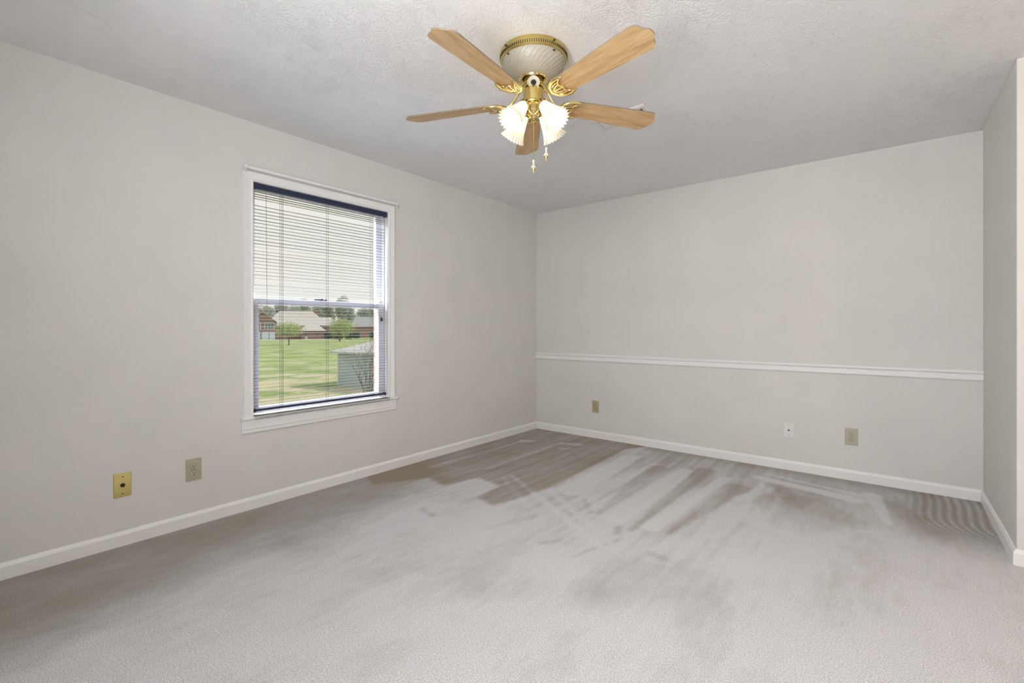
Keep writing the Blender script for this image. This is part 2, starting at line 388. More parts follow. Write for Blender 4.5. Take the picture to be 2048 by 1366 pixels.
    # soft sideways smear so edges look brushed
    nap_shade = (nap_shade + np.roll(nap_shade, 1, 0) + np.roll(nap_shade, -1, 0)) / 3
    idx = np.arange(nx * ny).reshape(ny, nx)
    q = np.stack([idx[:-1, :-1], idx[:-1, 1:], idx[1:, 1:], idx[1:, :-1]], -1).reshape(-1, 4)
    vs = np.stack([X.ravel(), Y.ravel(), np.zeros(X.size)], -1)
    nv = len(vs)
    # slab underneath so the floor has thickness
    extra = np.array([(x0, y0, 0), (x1, y0, 0), (x1, y1, 0), (x0, y1, 0), (x0, y0, -.1), (x1, y0, -.1), (x1, y1, -.1), (x0, y1, -.1)], float)
    vs = np.vstack([vs, extra])
    fs = q.tolist() + [[nv + i for i in f] for f in ((4, 7, 6, 5), (0, 4, 5, 1), (1, 5, 6, 2), (2, 6, 7, 3), (3, 7, 4, 0))]
    me = bpy.data.meshes.new('floor'); me.from_pydata(vs.tolist(), [], fs)
    at_ = me.attributes.new('nap_shade', 'FLOAT', 'POINT'); at_.data.foreach_set('value', np.concatenate([nap_shade.ravel(), np.zeros(8)]).astype(np.float32))
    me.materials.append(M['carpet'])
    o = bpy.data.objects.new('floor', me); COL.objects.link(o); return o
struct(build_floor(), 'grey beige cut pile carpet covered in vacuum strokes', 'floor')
struct(MB().box((-T, RY - T, H), (RX + T, T, H + .15)).build('ceiling', M['ceiling'], smooth=False), 'white stomped-texture ceiling', 'ceiling')

WY0, WY1, WZ0, WZ1 = -3.075, -2.015, 0.555, 2.08       # rough opening of the visible window
b_ = MB()
TL = .16
b_.box((-TL, RY, -.1), (0, WY0, H)); b_.box((-TL, WY1, -.1), (0, 0, H)); b_.box((-TL, WY0, -.1), (0, WY1, WZ0)); b_.box((-TL, WY0, WZ1), (0, WY1, H))
struct(b_.build('wall_left', M['wall'], smooth=False), 'off-white painted wall holding the window', 'wall')
struct(MB().box((-T, 0, -.1), (AX, T, H)).build('wall_back', M['wall'], smooth=False), 'off-white painted wall with the chair rail', 'wall')
struct(MB().box((AX, AY, -.1), (RX + T, T, H)).build('wall_right', M['wall'], smooth=False, bevel=0.004), 'off-white wall end projecting at the right', 'wall')
def wall_with_holes(name, ax, pos, th, u0, u1, holes, label):
    b_ = MB(); us = [u0]
    def bx(ua, ub, za, zb):
        if ax == 1: b_.box((ua, pos, za), (ub, pos + th, zb))
        else: b_.box((pos, ua, za), (pos + th, ub, zb))
    cur = u0
    for (a, c, z0, z1) in holes:
        bx(cur, a, -.1, H); bx(a, c, -.1, z0); bx(a, c, z1, H); cur = c
    bx(cur, u1, -.1, H)
    struct(b_.build(name, M['wall'], smooth=False), label, 'wall')
wall_with_holes('wall_front', 1, RY - T, T, -T, RX + T, [(.6, 2.4, .65, 2.2), (3.0, 4.8, .65, 2.2)], 'off-white wall behind the camera with two added windows')
wall_with_holes('wall_side', 0, RX, T, RY, AY, [(-5.35, -3.25, .6, 2.2)], 'off-white wall right of the camera with an added window')
def simple_window(n, ax, pos, a, c, z0, z1):  # unseen windows added to let daylight into the room
    f = MB(); g = MB()
    def bx(q, ua, ub, za, zb, d0, d1):
        if ax == 1: q.box((ua, pos + d0, za), (ub, pos + d1, zb))
        else: q.box((pos + d0, ua, za), (pos + d1, ub, zb))
    w_ = .05; mid = (a + c) / 2
    bx(f, a, a + w_, z0, z1, -.04, .04); bx(f, c - w_, c, z0, z1, -.04, .04); bx(f, mid - w_ / 2, mid + w_ / 2, z0 + w_, z1 - w_, -.04, .04)
    bx(f, a + w_, c - w_, z0, z0 + w_, -.04, .04); bx(f, a + w_, c - w_, z1 - w_, z1, -.04, .04)
    o = struct(f.build('window_%d' % n, M['vinyl'], smooth=False), 'added white framed window off the picture', 'window')
    bx(g, a + w_, c - w_, z0 + w_, z1 - w_, -.003, .003); g.build('glass_pane', M['glass'], o, smooth=False)
simple_window(2, 1, RY - .12, .6, 2.4, .65, 2.2)
simple_window(3, 1, RY - .12, 3.0, 4.8, .65, 2.2)
simple_window(4, 0, RX + .12, -5.35, -3.25, .6, 2.2)

# baseboards
BH, BT = 0.076, 0.013
prof = [(0, 0), (BT, 0), (BT, BH - .018), (BT * .75, BH - .010), (BT * .45, BH - .003), (0, BH)]
def baseboard(name, p0, p1, nrm, label, m0=0, m1=0):
    # m0/m1: how far the ends grow with the profile depth (mitred corners)
    p0 = Vector(p0); p1 = Vector(p1); nrm = Vector(nrm); b_ = MB(); dr = (p1 - p0).normalized()
    b_.loft([[p + nrm * u + dr * (u * k) + Vector((0, 0, v)) for u, v in prof] for p, k in ((p0, m0), (p1, m1))])
    struct(b_.build(name, M['trim'], ang=20), label, 'baseboard')
baseboard('baseboard_left', (0, RY, 0), (0, 0, 0), (1, 0, 0), 'white baseboard under the window wall', 1, -1)
baseboard('baseboard_back', (0.0, 0, 0), (AX, 0, 0), (0, -1, 0), 'white baseboard under the chair rail wall', 1, -1)
baseboard('baseboard_right', (AX, 0, 0), (AX, AY, 0), (-1, 0, 0), 'white baseboard on the short right wall', 1, 1)
baseboard('baseboard_return', (AX, AY, 0), (RX, AY, 0), (0, -1, 0), 'white baseboard past the right corner', -1, 0)

# chair rail
cp = [(0, .795), (.008, .795), (.014, .800), (.016, .806), (.016, .826), (.011, .831), (.011, .836), (.018, .842), (.024, .850), (.024, .860), (.018, .866), (.006, .868), (0, .868)]
b_ = MB(); b_.loft([[(x, -u, v - .004) for u, v in cp] for x in (0.0, AX)])
struct(b_.build('trim_1', M['trim'], ang=18), 'white moulded chair rail along the back wall', 'chair rail')

# ------------------------------------------------------------ window 1
W = struct(empty('window_1', (0, -2.545, .585)), 'white double-hung window with wooden casing', 'window')
JY0, JY1, JZ0, JZ1 = -3.058, -2.030, .585, 2.066
b_ = MB()
b_.box((-.13, WY0, JZ0), (0, JY0, WZ1)); b_.box((-.13, JY1, JZ0), (0, WY1, WZ1)); b_.box((-.13, JY0, JZ1), (0, JY1, WZ1))
b_.box((-.050, JY0, JZ0), (-.040, JY0 + .006, JZ1)); b_.box((-.050, JY1 - .006, JZ0), (-.040, JY1, JZ1))
b_.build('jamb', M['vinyl'], W, smooth=False)
def casing_profile():
    return [(0, 0), (0, .010), (.006, .016), (.014, .014), (.018, .011), (.044, .016), (.055, .018), (.058, .014), (.058, 0)]
def casing(name, pts, horiz):
    b_ = MB(); cpz = casing_profile(); rings = []
    for (y, z, sy, sz) in pts:
        rings.append([(d, y + sy * u, z + sz * u) for u, d in cpz])
    b_.loft(rings); return b_.build(name, M['trim'], W, ang=18)
casing('casing', [(JY0 + .003, JZ0, -1, 0), (JY0 + .003, JZ1, -1, 1)], 0)
casing('casing', [(JY0 + .003, JZ1, -1, 1), (JY1 - .003, JZ1, 1, 1)], 1)
casing('casing', [(JY1 - .003, JZ1, 1, 1), (JY1 - .003, JZ0, 1, 0)], 0)
b_ = MB()
ny = [(-.05, .563), (-.05, .585), (.022, .585), (.031, .581), (.034, .574), (.031, .567), (.022, .563)]
b_.loft([[(x, y, z) for x, z in ny if True] for y in (JY0, JY1)])
b_.build('stool_inner', M['trim'], W, ang=30)
b_ = MB(); b_.loft([[(max(x, 0.0), y, z) for x, z in ny[1:]] + [(0, y, .563)] for y in (-3.130, -1.952)])
b_.build('stool', M['trim'], W, ang=30)
ap = [(0, .478), (.008, .478), (.012, .484), (.013, .502), (.016, .506), (.016, .545), (.020, .563), (0, .563)]
b_ = MB(); b_.loft([[(x, y, z) for x, z in ap] for y in (-3.124, -1.958)]); b_.build('apron', M['trim'], W, ang=15)
MRB, MRT = 1.294, 1.336
# lower sash in front
def sash(name, x0, x1, z0, z1, sl, sr, rb, rt, mats):
    b_ = MB()
    b_.box((x0, JY0 + .002, z0), (x1, JY0 + sl, z1)); b_.box((x0, JY1 - sr, z0), (x1, JY1 - .002, z1))
    b_.box((x0, JY0 + sl, z0), (x1, JY1 - sr, z0 + rb)); b_.box((x0, JY0 + sl, z1 - rt), (x1, JY1 - sr, z1))
    s_ = b_.build(name, mats, W, smooth=False, bevel=.003)
    xm = (x0 + x1) / 2
    MB().box((xm - .003, JY0 + sl, z0 + rb), (xm + .003, JY1 - sr, z1 - rt)).build('glass_pane', M['glass'], s_, smooth=False)
    return s_
ls = sash('lower_sash', -.084, -.052, .587, MRT, .062, .052, .042, MRT - MRB, M['vinyl'])
us = sash('upper_sash', -.122, -.090, MRB + .004, JZ1, .052, .050, .036, .040, M['vinyl'])
b_ = MB(); b_.lathe([(.0, MRT + .0005), (.016, MRT + .0005), (.016, MRT + .010), (.010, MRT + .014), (0, MRT + .014)], 20, Matrix.Translation((-.072, -2.535, 0)))
b_.tube([(-.072, -2.535, MRT + .012), (-.068, -2.56, MRT + .014), (-.055, -2.578, MRT + .014)], .005, 8)
b_.box((-.090, -2.60, MRT + .002), (-.080, -2.54, MRT + .012))
b_.build('sash_lock', M['black'], ls)
b_ = MB(); b_.box((-.052, -2.062, 1.195), (-.044, -2.050, 1.222)); b_.tube([(-.044, -2.056, 1.215), (-.038, -2.066, 1.228)], .004, 6)
b_.build('tilt_latch', M['black'], ls)
# exterior frame / brick reveal
b_ = MB(); b_.box((-.16, WY0, .575), (-.131, JY0 + .006, 2.08)); b_.box((-.16, JY1 - .006, .575), (-.131, WY1, 2.08)); b_.box((-.16, JY0 + .006, JZ1 - .006), (-.131, JY1 - .006, 2.08)); b_.box((-.22, JY0, .53), (-.085, JY1, .575))
b_.build('outer_frame', M['vinyl'], W, smooth=False)
b_ = MB()
for (a, c) in ((-6.2, WY0 - .01), (WY1 + .01, .2)):
    b_.box((-TL - .075, a, -2.4), (-TL - .001, c, 2.6))
b_.box((-TL - .075, WY0 - .01, -2.4), (-TL - .001, WY1 + .01, .53)); b_.box((-TL - .075, WY0 - .01, 2.08), (-TL - .001, WY1 + .01, 2.6))
struct(b_.build('trim_2', M['brick'], smooth=False), 'red brick piers outside the window', 'brickwork')

# ------------------------------------------------------------ venetian blind
BL = tag(empty('venetian_blind', (-.024, -2.545, .605)), 'navy blue metal venetian blind lowered over the double-hung window', 'blind')
b_ = MB(); b_.box((-.037, -3.050, 2.030), (-.008, -2.036, 2.064)); b_.build('headrail', M['navy'], BL, bevel=.002)
for y in (-3.050, -2.052):
    MB().box((-.039, y - .002, 2.026), (-.005, y + .018, 2.0655)).build('end_bracket', M['navy'], BL, bevel=.002)
b_ = MB()
nsl = 63
for i in range(nsl):
    z = .642 + i * (2.012 - .642) / (nsl - 1) + random.gauss(0, .0007)
    tl = random.gauss(0, .035); y0, y1 = -3.044, -2.042
    if i >= nsl - 4: z = 2.012 - (nsl - 1 - i) * .0145
    rings = []
    for y in (y0, y1):
        top = [(-.024 + u * math.cos(tl), y, z + u * math.sin(tl) + .0016 * (1 - (u / .0125) ** 2)) for u in (-.0125, -.006, 0, .006, .0125)]
        rings.append(top + [(x, yy, zz - .0005) for x, yy, zz in reversed(top)])
    b_.loft(rings)
b_.build('slats', M['slat'], BL, ang=60)
b_ = MB(); b_.box((-.036, -3.038, .607), (-.012, -2.048, .621)); b_.build('bottom_rail', M['navy'], BL, bevel=.003)
for y in (-3.046, -2.056): MB().box((-.038, y, .604), (-.010, y + .016, .624)).build('end_cap', M['black'], BL, bevel=.002)
for y in (-2.87, -2.538, -2.17):
    b_ = MB()
    b_.tube([(-.0105, y, .615), (-.0105, y, 2.035)], .0009, 5); b_.tube([(-.0375, y, .615), (-.0375, y, 2.035)], .0009, 5)
    for i in range(nsl): b_.tube([(-.0105, y, .640 + i * .0214), (-.0375, y, .640 + i * .0214)], .0005, 4)
    b_.build('ladder_cord', M['cord'], BL)
for y, z0 in ((-2.862, .61), (-2.160, .61), (-2.060, .625)):
    MB().tube([(-.0085, y, z0), (-.0085, y, 2.032)], .0013, 6).build('lift_cord', M['cord'], BL)
b_ = MB(); b_.tube([(-.004, -2.974, 2.03), (-.003, -2.973, 2.0), (-.003, -2.967, 1.27)], .0014, 6); b_.build('tilt_wand', M['wand'], BL)

# curtain rod above the casing
CR = tag(empty('curtain_rod', (0.018, -2.53, 2.14)), 'white traverse curtain rod fixed along the top of the window casing', 'curtain rod')
b_ = MB(); rp = [(.028, 2.132), (.036, 2.132), (.041, 2.137), (.041, 2.146), (.036, 2.151), (.028, 2.151)]
b_.loft([[(x, y, z) for x, z in rp] for y in (-3.112, -1.948)]); b_.build('rod', M['trim'], CR, ang=30)
for y, e in ((-3.108, -1), (-1.958, 1)):
    b_ = MB(); b_.box((.018, y - .008, 2.112), (.0215, y + .010, 2.158)); b_.box((.0215, y - .006, 2.136), (.029, y + .006, 2.149))
    b_.tube([(.042, y, 2.141), (.0465, y + e * .004, 2.141)], .010, 10)
    k = b_.build('bracket', M['plastic_white'], CR)
    for dz in (2.118, 2.154):
        b_ = MB(); b_.tube([(.0215, y + .003, dz), (.0232, y + .003, dz)], .0025, 8); b_.build('screw', M['steel'], k)

# ------------------------------------------------------------ wall plates
def frame_pt(wall, c, z):
    if wall == 'left': return lambda u, v, d: (d, c + u, z + v)          # u to the right as seen from the room
    return lambda u, v, d: (c + u, -d, z + v)
def plate(b_, F, w_, h_):
    r = .004
    def ring(ix, d): return [F(sx * (w_ / 2 - ix), sy * (h_ / 2 - ix), d) for sx, sy in ((-1, -1), (1, -1), (1, 1), (-1, 1))]
    b_.loft([ring(0, 0), ring(0, .002), ring(.003, .0055), ring(.006, .006)])
def disc(b_, F, u, v, r, d0, d1, n=14, sx=1.0, clip=None):
    def ring(d, k): 
        o = []
        for i in range(n):
            a = 2 * PI * i / n; x = r * math.cos(a) * k * sx; y = r * math.sin(a) * k
            if clip: y = max(-clip, min(clip, y))
            o.append(F(u + x, v + y, d))
        return o
    b_.loft([ring(d0, 1), ring(d1, 1), ring(d1 + .0004, .85)])
def outlet(wall, c, z, pm, fm_, label, group=None):
    F = frame_pt(wall, c, z); base = F(0, 0, 0)
    E = tag(empty('wall_outlet', base), label, 'outlet', group)
    b_ = MB(); plate(b_, F, .079, .126); b_.build('cover_plate', pm, E, ang=15)
    for v in (.0195, -.0195):
        b_ = MB(); disc(b_, F, 0, v, .0197, .0062, .0064, 28, clip=.0159); b_.build('gasket_line', M['dark'], E)
        b_ = MB(); disc(b_, F, 0, v, .0188, .0068, .0078, 28, clip=.0150); rc = b_.build('receptacle', fm_, E)
        for (u, hh) in ((-.0065, .0042), (.0065, .0034)):
            p0 = F(u - .0014, v + .003 - hh, .0080); p1 = F(u + .0014, v + .003 + hh, .0088)
            MB().box(p0, p1).build('slot', M['dark'], rc, smooth=False)
        b_ = MB(); disc(b_, F, 0, v - .009, .0028, .0080, .0086, 12); b_.build('ground_hole', M['dark'], rc)
    b_ = MB(); disc(b_, F, 0, 0, .003, .0064, .0078, 12); b_.build('screw', M['steel'], E)
    return E
def coax(wall, c, z, pm, label, ring_mat):
    F = frame_pt(wall, c, z)
    E = tag(empty('cable_wall_plate', F(0, 0, 0)), label, 'wall plate')
    b_ = MB(); plate(b_, F, .075, .126); b_.build('cover_plate', pm, E, ang=15)
    b_ = MB(); disc(b_, F, 0, 0, .0115, .0062, .0078, 6); b_.build('hex_nut', ring_mat, E)
    b_ = MB(); disc(b_, F, 0, 0, .0055, .0084, .016, 16); b_.build('coax_jack', M['black'], E)
    for v in (.044, -.044):
        b_ = MB(); disc(b_, F, 0, v, .0030, .0062, .0072, 12); b_.build('screw', M['black'], E)
outlet('left', -3.380, .322, M['ivory'], M['ivory_light'], 'beige duplex outlet on the window wall, right of the brass cable plate')
outlet('back', .755, .322, M['ivory_dark'], M['ivory'], 'aged dark beige duplex outlet nearest the far left room corner')
outlet('back', 2.911, .325, M['ivory_light'], M['ivory_light'], 'beige duplex outlet right of the white cable plate under the chair rail')
coax('left', -3.703, .317, M['brass_plate'], 'brass cable jack plate low on the wall left of the window', M['black'])
coax('back', 2.503, .320, M['plastic_white'], 'white cable jack plate low on the chair rail wall', M['plastic_white'])

# ------------------------------------------------------------ ceiling register
V = tag(empty('ceiling_vent', (1.848, -1.645, H)), 'white metal ceiling vent partly hidden behind a fan blade', 'vent')
x0, x1, y0, y1 = 1.668, 2.028, -1.745, -1.545
def rr(ix, z): return [(x0 + ix, y0 + ix, z), (x1 - ix, y0 + ix, z), (x1 - ix, y1 - ix, z), (x0 + ix, y1 - ix, z)]
b_ = MB(); b_.loft([rr(0, H), rr(0, H - .003), rr(.012, H - .010), rr(.034, H - .010), rr(.036, H - .002)], caps=False); b_.build('frame', M['vent_white'], V, ang=15)
MB().box((x0 + .034, y0 + .034, H - .0022), (x1 - .034, y1 - .034, H - .0012)).build('duct_opening', M['dark'], V, smooth=False)
nb_l = 16
for side in (-1, 1):
    b_ = MB()
    for i in range(nb_l // 2):
        xc = (x0 + x1) / 2 + side * (.012 + i * .0175)
        p = [(xc - .0075, H - .0045), (xc - .007, H - .0038), (xc + .0058, H - .0115), (xc + .0053, H - .0125)]
        if side < 0: p = [(2 * xc - q, zz) for q, zz in p]
        b_.prism([(q, zz) for q, zz in p], 1, y0 + .036, y1 - .036)
    b_.build('louver_bank', M['vent_white'], V, smooth=False)
MB().box(((x0 + x1) / 2 - .004, y0 + .036, H - .012), ((x0 + x1) / 2 + .004, y1 - .036, H - .003)).build('divider', M['vent_white'], V)
b_ = MB(); b_.tube([(x1 - .03, -1.70, H - .010), (x1 - .028, -1.70, H - .024), (x1 - .02, -1.70, H - .026)], .003, 6); b_.build('damper_lever', M['black'], V)
for xx in (x0 + .018, x1 - .018):
    b_ = MB(); b_.tube([(xx, -1.645, H - .0095), (xx, -1.645, H - .012)], .004, 10); b_.build('screw', M['steel'], V)

# ------------------------------------------------------------ ceiling fan
FX, FY = 1.820, -2.539
FAN = tag(empty('ceiling_fan', (FX, FY, H)), 'brass and cream flush-mount ceiling fan with five oak blades and four lit glass shades', 'ceiling fan')
TF = Matrix.Translation((FX, FY, 0))
vdir = math.atan2(-4.338 - FY, 3.139 - FX)      # direction from the fan towards the middle of the room
b_ = MB(); b_.lathe([(0.0, H), (.148, H), (.158, H - .003), (.160, H - .012), (.157, H - .030), (.158, H - .038), (.153, H - .043), (.140, H - .044)], 96, TF)
can = b_.build('canopy_ring', M['brass_satin'], FAN)
b_ = MB()
for k in range(96):
    a = 2 * PI * k / 96; c, s_ = math.cos(a), math.sin(a); r0, r1 = .1560, .1596; hw = .0014
    b_.add([(FX + r * c - e * hw * s_, FY + r * s_ + e * hw * c, z) for z in (H - .034, H - .021) for r in (r0, r1) for e in (-1, 1)],
           [(0, 1, 3, 2), (4, 6, 7, 5), (0, 2, 6, 4), (1, 5, 7, 3), (0, 4, 5, 1), (2, 3, 7, 6)])
b_.build('vent_slots', M['dark'], can, smooth=False)
for k, (dr, z, r) in enumerate(((-.9, H - .014, .160), (.62, H - .014, .160), (-.86, H - .052, .150), (.66, H - .052, .150))):
    a = vdir + dr; p = Vector((FX + r * math.cos(a), FY + r * math.sin(a), z)); d = Vector((math.cos(a), math.sin(a), -.3)).normalized()
    MB().tube([p - d * .002, p + d * .004], .0045, 10).build('screw', M['black'], can)
hp = [(.150, H - .042), (.150, H - .050), (.146, H - .064), (.137, H - .080), (.122, H - .096), (.104, H - .108), (.085, H - .117), (.066, H - .122)]
hq = []
for i in range(len(hp) - 1):
    for k in range(4):
        t_ = k / 4; hq.append((hp[i][0] * (1 - t_) + hp[i + 1][0] * t_, hp[i][1] * (1 - t_) + hp[i + 1][1] * t_))
hq.append(hp[-1])
def flute(r, z, a, i):
    tt = i / (len(hq) - 1); e = math.sin(PI * min(1, tt * 1.05)) ** .5 if 0 < tt < .95 else 0
    ph = a * 36 + tt * 26
    return r - .0028 * e * max(0, math.cos(ph)) ** 4, z
b_ = MB(); b_.lathe(hq, 360, TF, flute); b_.build('motor_housing', M['cream'], FAN, ang=60)
b_ = MB(); b_.lathe([(.060, H - .116), (.068, H - .119), (.0705, H - .124), (.068, H - .130), (.060, H - .131), (.056, H - .125), (.050, H - .118)], 64, TF); b_.build('lower_ring', M['brass'], FAN)
b_ = MB(); b_.lathe([(0, H - .118), (.045, H - .120), (.045, H - .148), (.056, H - .150), (.056, H - .164), (.045, H - .168), (0, H - .170)], 48, TF); b_.build('flywheel', M['brass_satin'], FAN)
b_ = MB(); b_.lathe([(0, H - .168), (.046, H - .170), (.049, H - .174), (.049, H - .232), (.052, H - .236), (.050, H - .241), (.030, H - .244), (0, H - .244)], 48, TF); sw = b_.build('switch_housing', M['brass_satin'], FAN)
a = vdir
dv = Vector((math.cos(a), math.sin(a), -1.5)).normalized()
pc = Vector((FX, FY, H - .150)) + Vector((math.cos(a), math.sin(a), 0)) * .050
mt = Matrix.Translation(pc) @ dv.to_track_quat('Z', 'Y').to_matrix().to_4x4()
b_ = MB(); b_.lathe([(0, -.022), (.011, -.022), (.018, -.016), (.022, -.004), (.029, .012), (.029, .015), (.018, .016), (.013, .015), (0, .015)], 32, mt); cap = b_.build('switch_cap', M['cap_white'], FAN)
b_ = MB(); b_.lathe([(0, .0155), (.013, .0160), (.012, .019), (.005, .020), (.005, .028), (0, .028)], 20, mt); b_.build('reverse_switch', M['black'], cap)

# blades: built along +X of a local frame, then turned about the hub
ZB = H - .230
def blade_outline():
    P = [(.165, -.020), (.170, -.036), (.185, -.047), (.21, -.052), (.35, -.060), (.50, -.066), (.60, -.0695), (.622, -.069), (.636, -.064), (.644, -.056)]
    P += [(.648, -.046), (.653, -.034), (.660, -.024), (.668, -.017), (.670, -.008)]
    return P + [(x, -y) for x, y in reversed(P)]
def make_blade(i, ang):
    R = Matrix.Rotation(math.radians(-12), 4, 'X')
    out = blade_outline(); th = .0055
    b_ = MB(); n = len(out)
    lo = [R @ Vector((x, y, 0)) for x, y in out]; hi = [R @ Vector((x, y, th)) for x, y in out]
    b_.add(lo + hi, [tuple(range(n))[::-1], tuple(range(n, 2 * n))], 0)
    b_.add(lo + hi, [(j, (j + 1) % n, n + (j + 1) % n, n + j) for j in range(n)], 1)
    bl = b_.build('blade', [M['oak'], M['blade_edge']], None, (0, 0, 0), smooth=False)
    bl.parent = FAN; bl.location = (0, 0, ZB - H); bl.rotation_euler = (0, 0, math.radians(ang))
    q = MB()
    q.tube([(.046, 0, .068), (.062, 0, .064), (.078, 0, .048), (.094, 0, .022), (.112, 0, .002), (.130, 0, -.006), (.146, 0, -.009)], [.010, .009, .0075, .0075, .0075, .008, .009], 12, flat=.6)
    def fl(pts, r): return q.tube([R @ Vector((x, y, -.0065)) for x, y in pts], r, 10, flat=.75)
    for sgn in (-1, 1):
        fl([(.138, 0), (.142, sgn * .014), (.150, sgn * .030), (.166, sgn * .044), (.188, sgn * .053), (.212, sgn * .054), (.232, sgn * .049), (.240, sgn * .046)],
           [.010, .009, .009, .0092, .009, .008, .0065, .004])
        fl([(.238, sgn * .046), (.220, sgn * .043), (.205, sgn * .035), (.196, sgn * .022), (.199, sgn * .010), (.206, 0)], [.003, .004, .0045, .005, .005, .005])
        fl([(.142, 0), (.160, sgn * .012), (.180, sgn * .020), (.197, sgn * .024)], .0042)
        fl([(.150, sgn * .026), (.172, sgn * .030), (.198, sgn * .036)], .0038)
    fl([(.140, 0), (.170, 0), (.206, 0)], .0045)
    ir = q.build('blade_iron', M['brass'], None, (0, 0, 0), ang=60); ir.parent = bl
    return bl
for i in range(5): make_blade(i, -14.0 + 72 * i)

# light kit
b_ = MB(); b_.lathe([(0, H - .243), (.046, H - .243), (.050, H - .248), (.046, H - .254), (.034, H - .260), (.026, H - .268), (.020, H - .276), (.008, H - .284), (0, H - .287)], 40, TF)
kit = b_.build('light_fitter', M['brass'], FAN)
tilt = math.radians(42)
for k in range(4):
    a = vdir + PI / 4 + k * PI / 2
    rad = Vector((math.cos(a), math.sin(a), 0)); ax = rad * math.sin(tilt) + Vector((0, 0, -math.cos(tilt)))
    neck = Vector((FX, FY, H - .262)) + rad * .062
    mt = Matrix.Translation(neck) @ ax.to_track_quat('Z', 'Y').to_matrix().to_4x4()
    b_ = MB(); b_.tube([Vector((FX, FY, H - .255)) + rad * .02, Vector((FX, FY, H - .248)) + rad * .045, neck - ax * .020], .009, 10)
    b_.lathe([(0, -.024), (.014, -.024), (.022, -.014), (.028, -.006), (.028, .006), (.025, .008)], 32, mt)
    arm = b_.build('lamp_holder', M['brass'], FAN)
    for j in range(3):
        aa = 2 * PI * j / 3 + .5
        p0 = mt @ Vector((.027 * math.cos(aa), .027 * math.sin(aa), 0)); p1 = mt @ Vector((.037 * math.cos(aa), .037 * math.sin(aa), 0))
        MB().tube([p0, p1], .0035, 8).build('thumb_screw', M['black'], arm)
    sp = [(.022, .002), (.025, .012), (.028, .026), (.031, .044), (.035, .062), (.039, .080), (.044, .096), (.049, .110), (.054, .121), (.060, .130)]
    NF = 22
    def fs_(r, z, a_, i):
        e = (i / 9.0) ** 1.2; c_ = math.cos(NF * a_)
        return r + .0045 * e * c_, z + .0018 * (e ** 3) * c_
    def fin(r, z, a_, i):
        e = ((9 - i) / 9.0) ** 1.2; c_ = math.cos(NF * a_)
        return r - .0025 + .0030 * e * c_, z + .0035 * (e ** 3) * c_
    b_ = MB(); b_.lathe(sp, NF * 8, mt, fs_)
    sh = b_.build('lamp_shade', M['shade'], FAN, ang=80)
    b_ = MB(); b_.lathe([(.008, .010), (.010, .022), (.016, .036), (.0195, .050), (.019, .064), (.013, .076), (.005, .082), (.0005, .083)], 20, mt, caps=True)
    b_.build('bulb', M['bulb'], FAN)
# pull chains
rv = Vector((math.cos(vdir), math.sin(vdir), 0)); sv = Vector((-math.sin(vdir), math.cos(vdir), 0))
def chain(p, z0, z1, name):
    b_ = MB(); n = int((z0 - z1) / .0052)
    for k in range(n):
        z = z0 - k * (z0 - z1) / n
        b_.lathe([(.0002, z + .0019), (.0014, z + .0012), (.0019, z), (.0014, z - .0012), (.0002, z - .0019)], 6, Matrix.Translation((p.x, p.y, 0)))
    b_.tube([(p.x, p.y, z0), (p.x, p.y, z1)], .0005, 4)
    c_ = b_.build('pull_chain', M['brass_satin'], FAN)
    mt_ = Matrix.Translation((p.x, p.y, z1))
    q = MB(); q.lathe([(.0005, .0), (.004, -.001), (.0065, -.006), (.005, -.013), (.0035, -.018), (.006, -.022), (.004, -.026), (.009, -.030), (.0125, -.036), (.0125, -.040), (.006, -.043)], 20, mt_, caps=True)
    kn = q.build('chain_knob', M['cap_white'], c_)
    q = MB(); q.lathe([(.008, -.0415), (.0075, -.048), (.005, -.052), (.0035, -.056), (.003, -.060), (.0005, -.062)], 16, mt_, caps=True); q.build('knob_tip', M['brass_satin'], kn)
p1 = Vector((FX, FY, 0)) + rv * .052
chain(p1, H - .245, 1.921, 'a')
p2 = Vector((FX, FY, 0)) + rv * .075 + sv * .058
chain(p2, H - .245, 1.968, 'b')

# hall ceiling lamp just outside the frame, lights the right side
hl = tag(empty('dome_lamp', (4.55, -2.35, H)), 'round glass dome lamp on the ceiling right of the picture', 'lamp')
b_ = MB(); b_.lathe([(0, H), (.15, H), (.15, H - .02), (.13, H - .025), (0, H - .025)], 40, Matrix.Translation((4.55, -2.35, 0))); b_.build('base', M['brass_satin'], hl)
b_ = MB(); b_.lathe([(.13, H - .024), (.125, H - .05), (.10, H - .075), (.05, H - .092), (.001, H - .097)], 40, Matrix.Translation((4.55, -2.35, 0))); b_.build('dome', M['dome'], hl)
light('dome_lamp_light', 'POINT', (4.55, -2.35, H - .22), 10, (1.0, .55, .28), radius=.10)

# ------------------------------------------------------------ outdoors
G = -2.40
def ground(name, x0, x1, y0, y1, z, m, label, th=.3):
    return struct(MB().box((x0, y0, z - th), (x1, y1, z)).build(name, m, smooth=False), label, 'ground')
ground('lawn', -330, -.3, -60, 260, G, M['lawn'], 'green spring lawn outside the window')
def quads(b_, c, rad, n, size, shell=.35, seed=0):
    r = random.Random(seed)
    for k in range(n):
        while True:
            d = Vector((r.uniform(-1, 1), r.uniform(-1, 1), r.uniform(-1, 1)))
            if shell < d.length < 1: break
        p = Vector((c[0] + d.x * rad[0], c[1] + d.y * rad[1], c[2] + d.z * rad[2]))
        u = Vector((r.gauss(0, 1), r.gauss(0, 1), r.gauss(0, 1))).normalized(); v = u.orthogonal().normalized(); v.rotate(Matrix.Rotation(r.uniform(0, 6.28), 3, u))
        w2 = u.cross(v); s_ = size * r.uniform(.6, 1.3)
        b_.add([p + v * s_, p + w2 * s_ * .6, p - v * s_, p - w2 * s_ * .6], [(0, 1, 2, 3)])
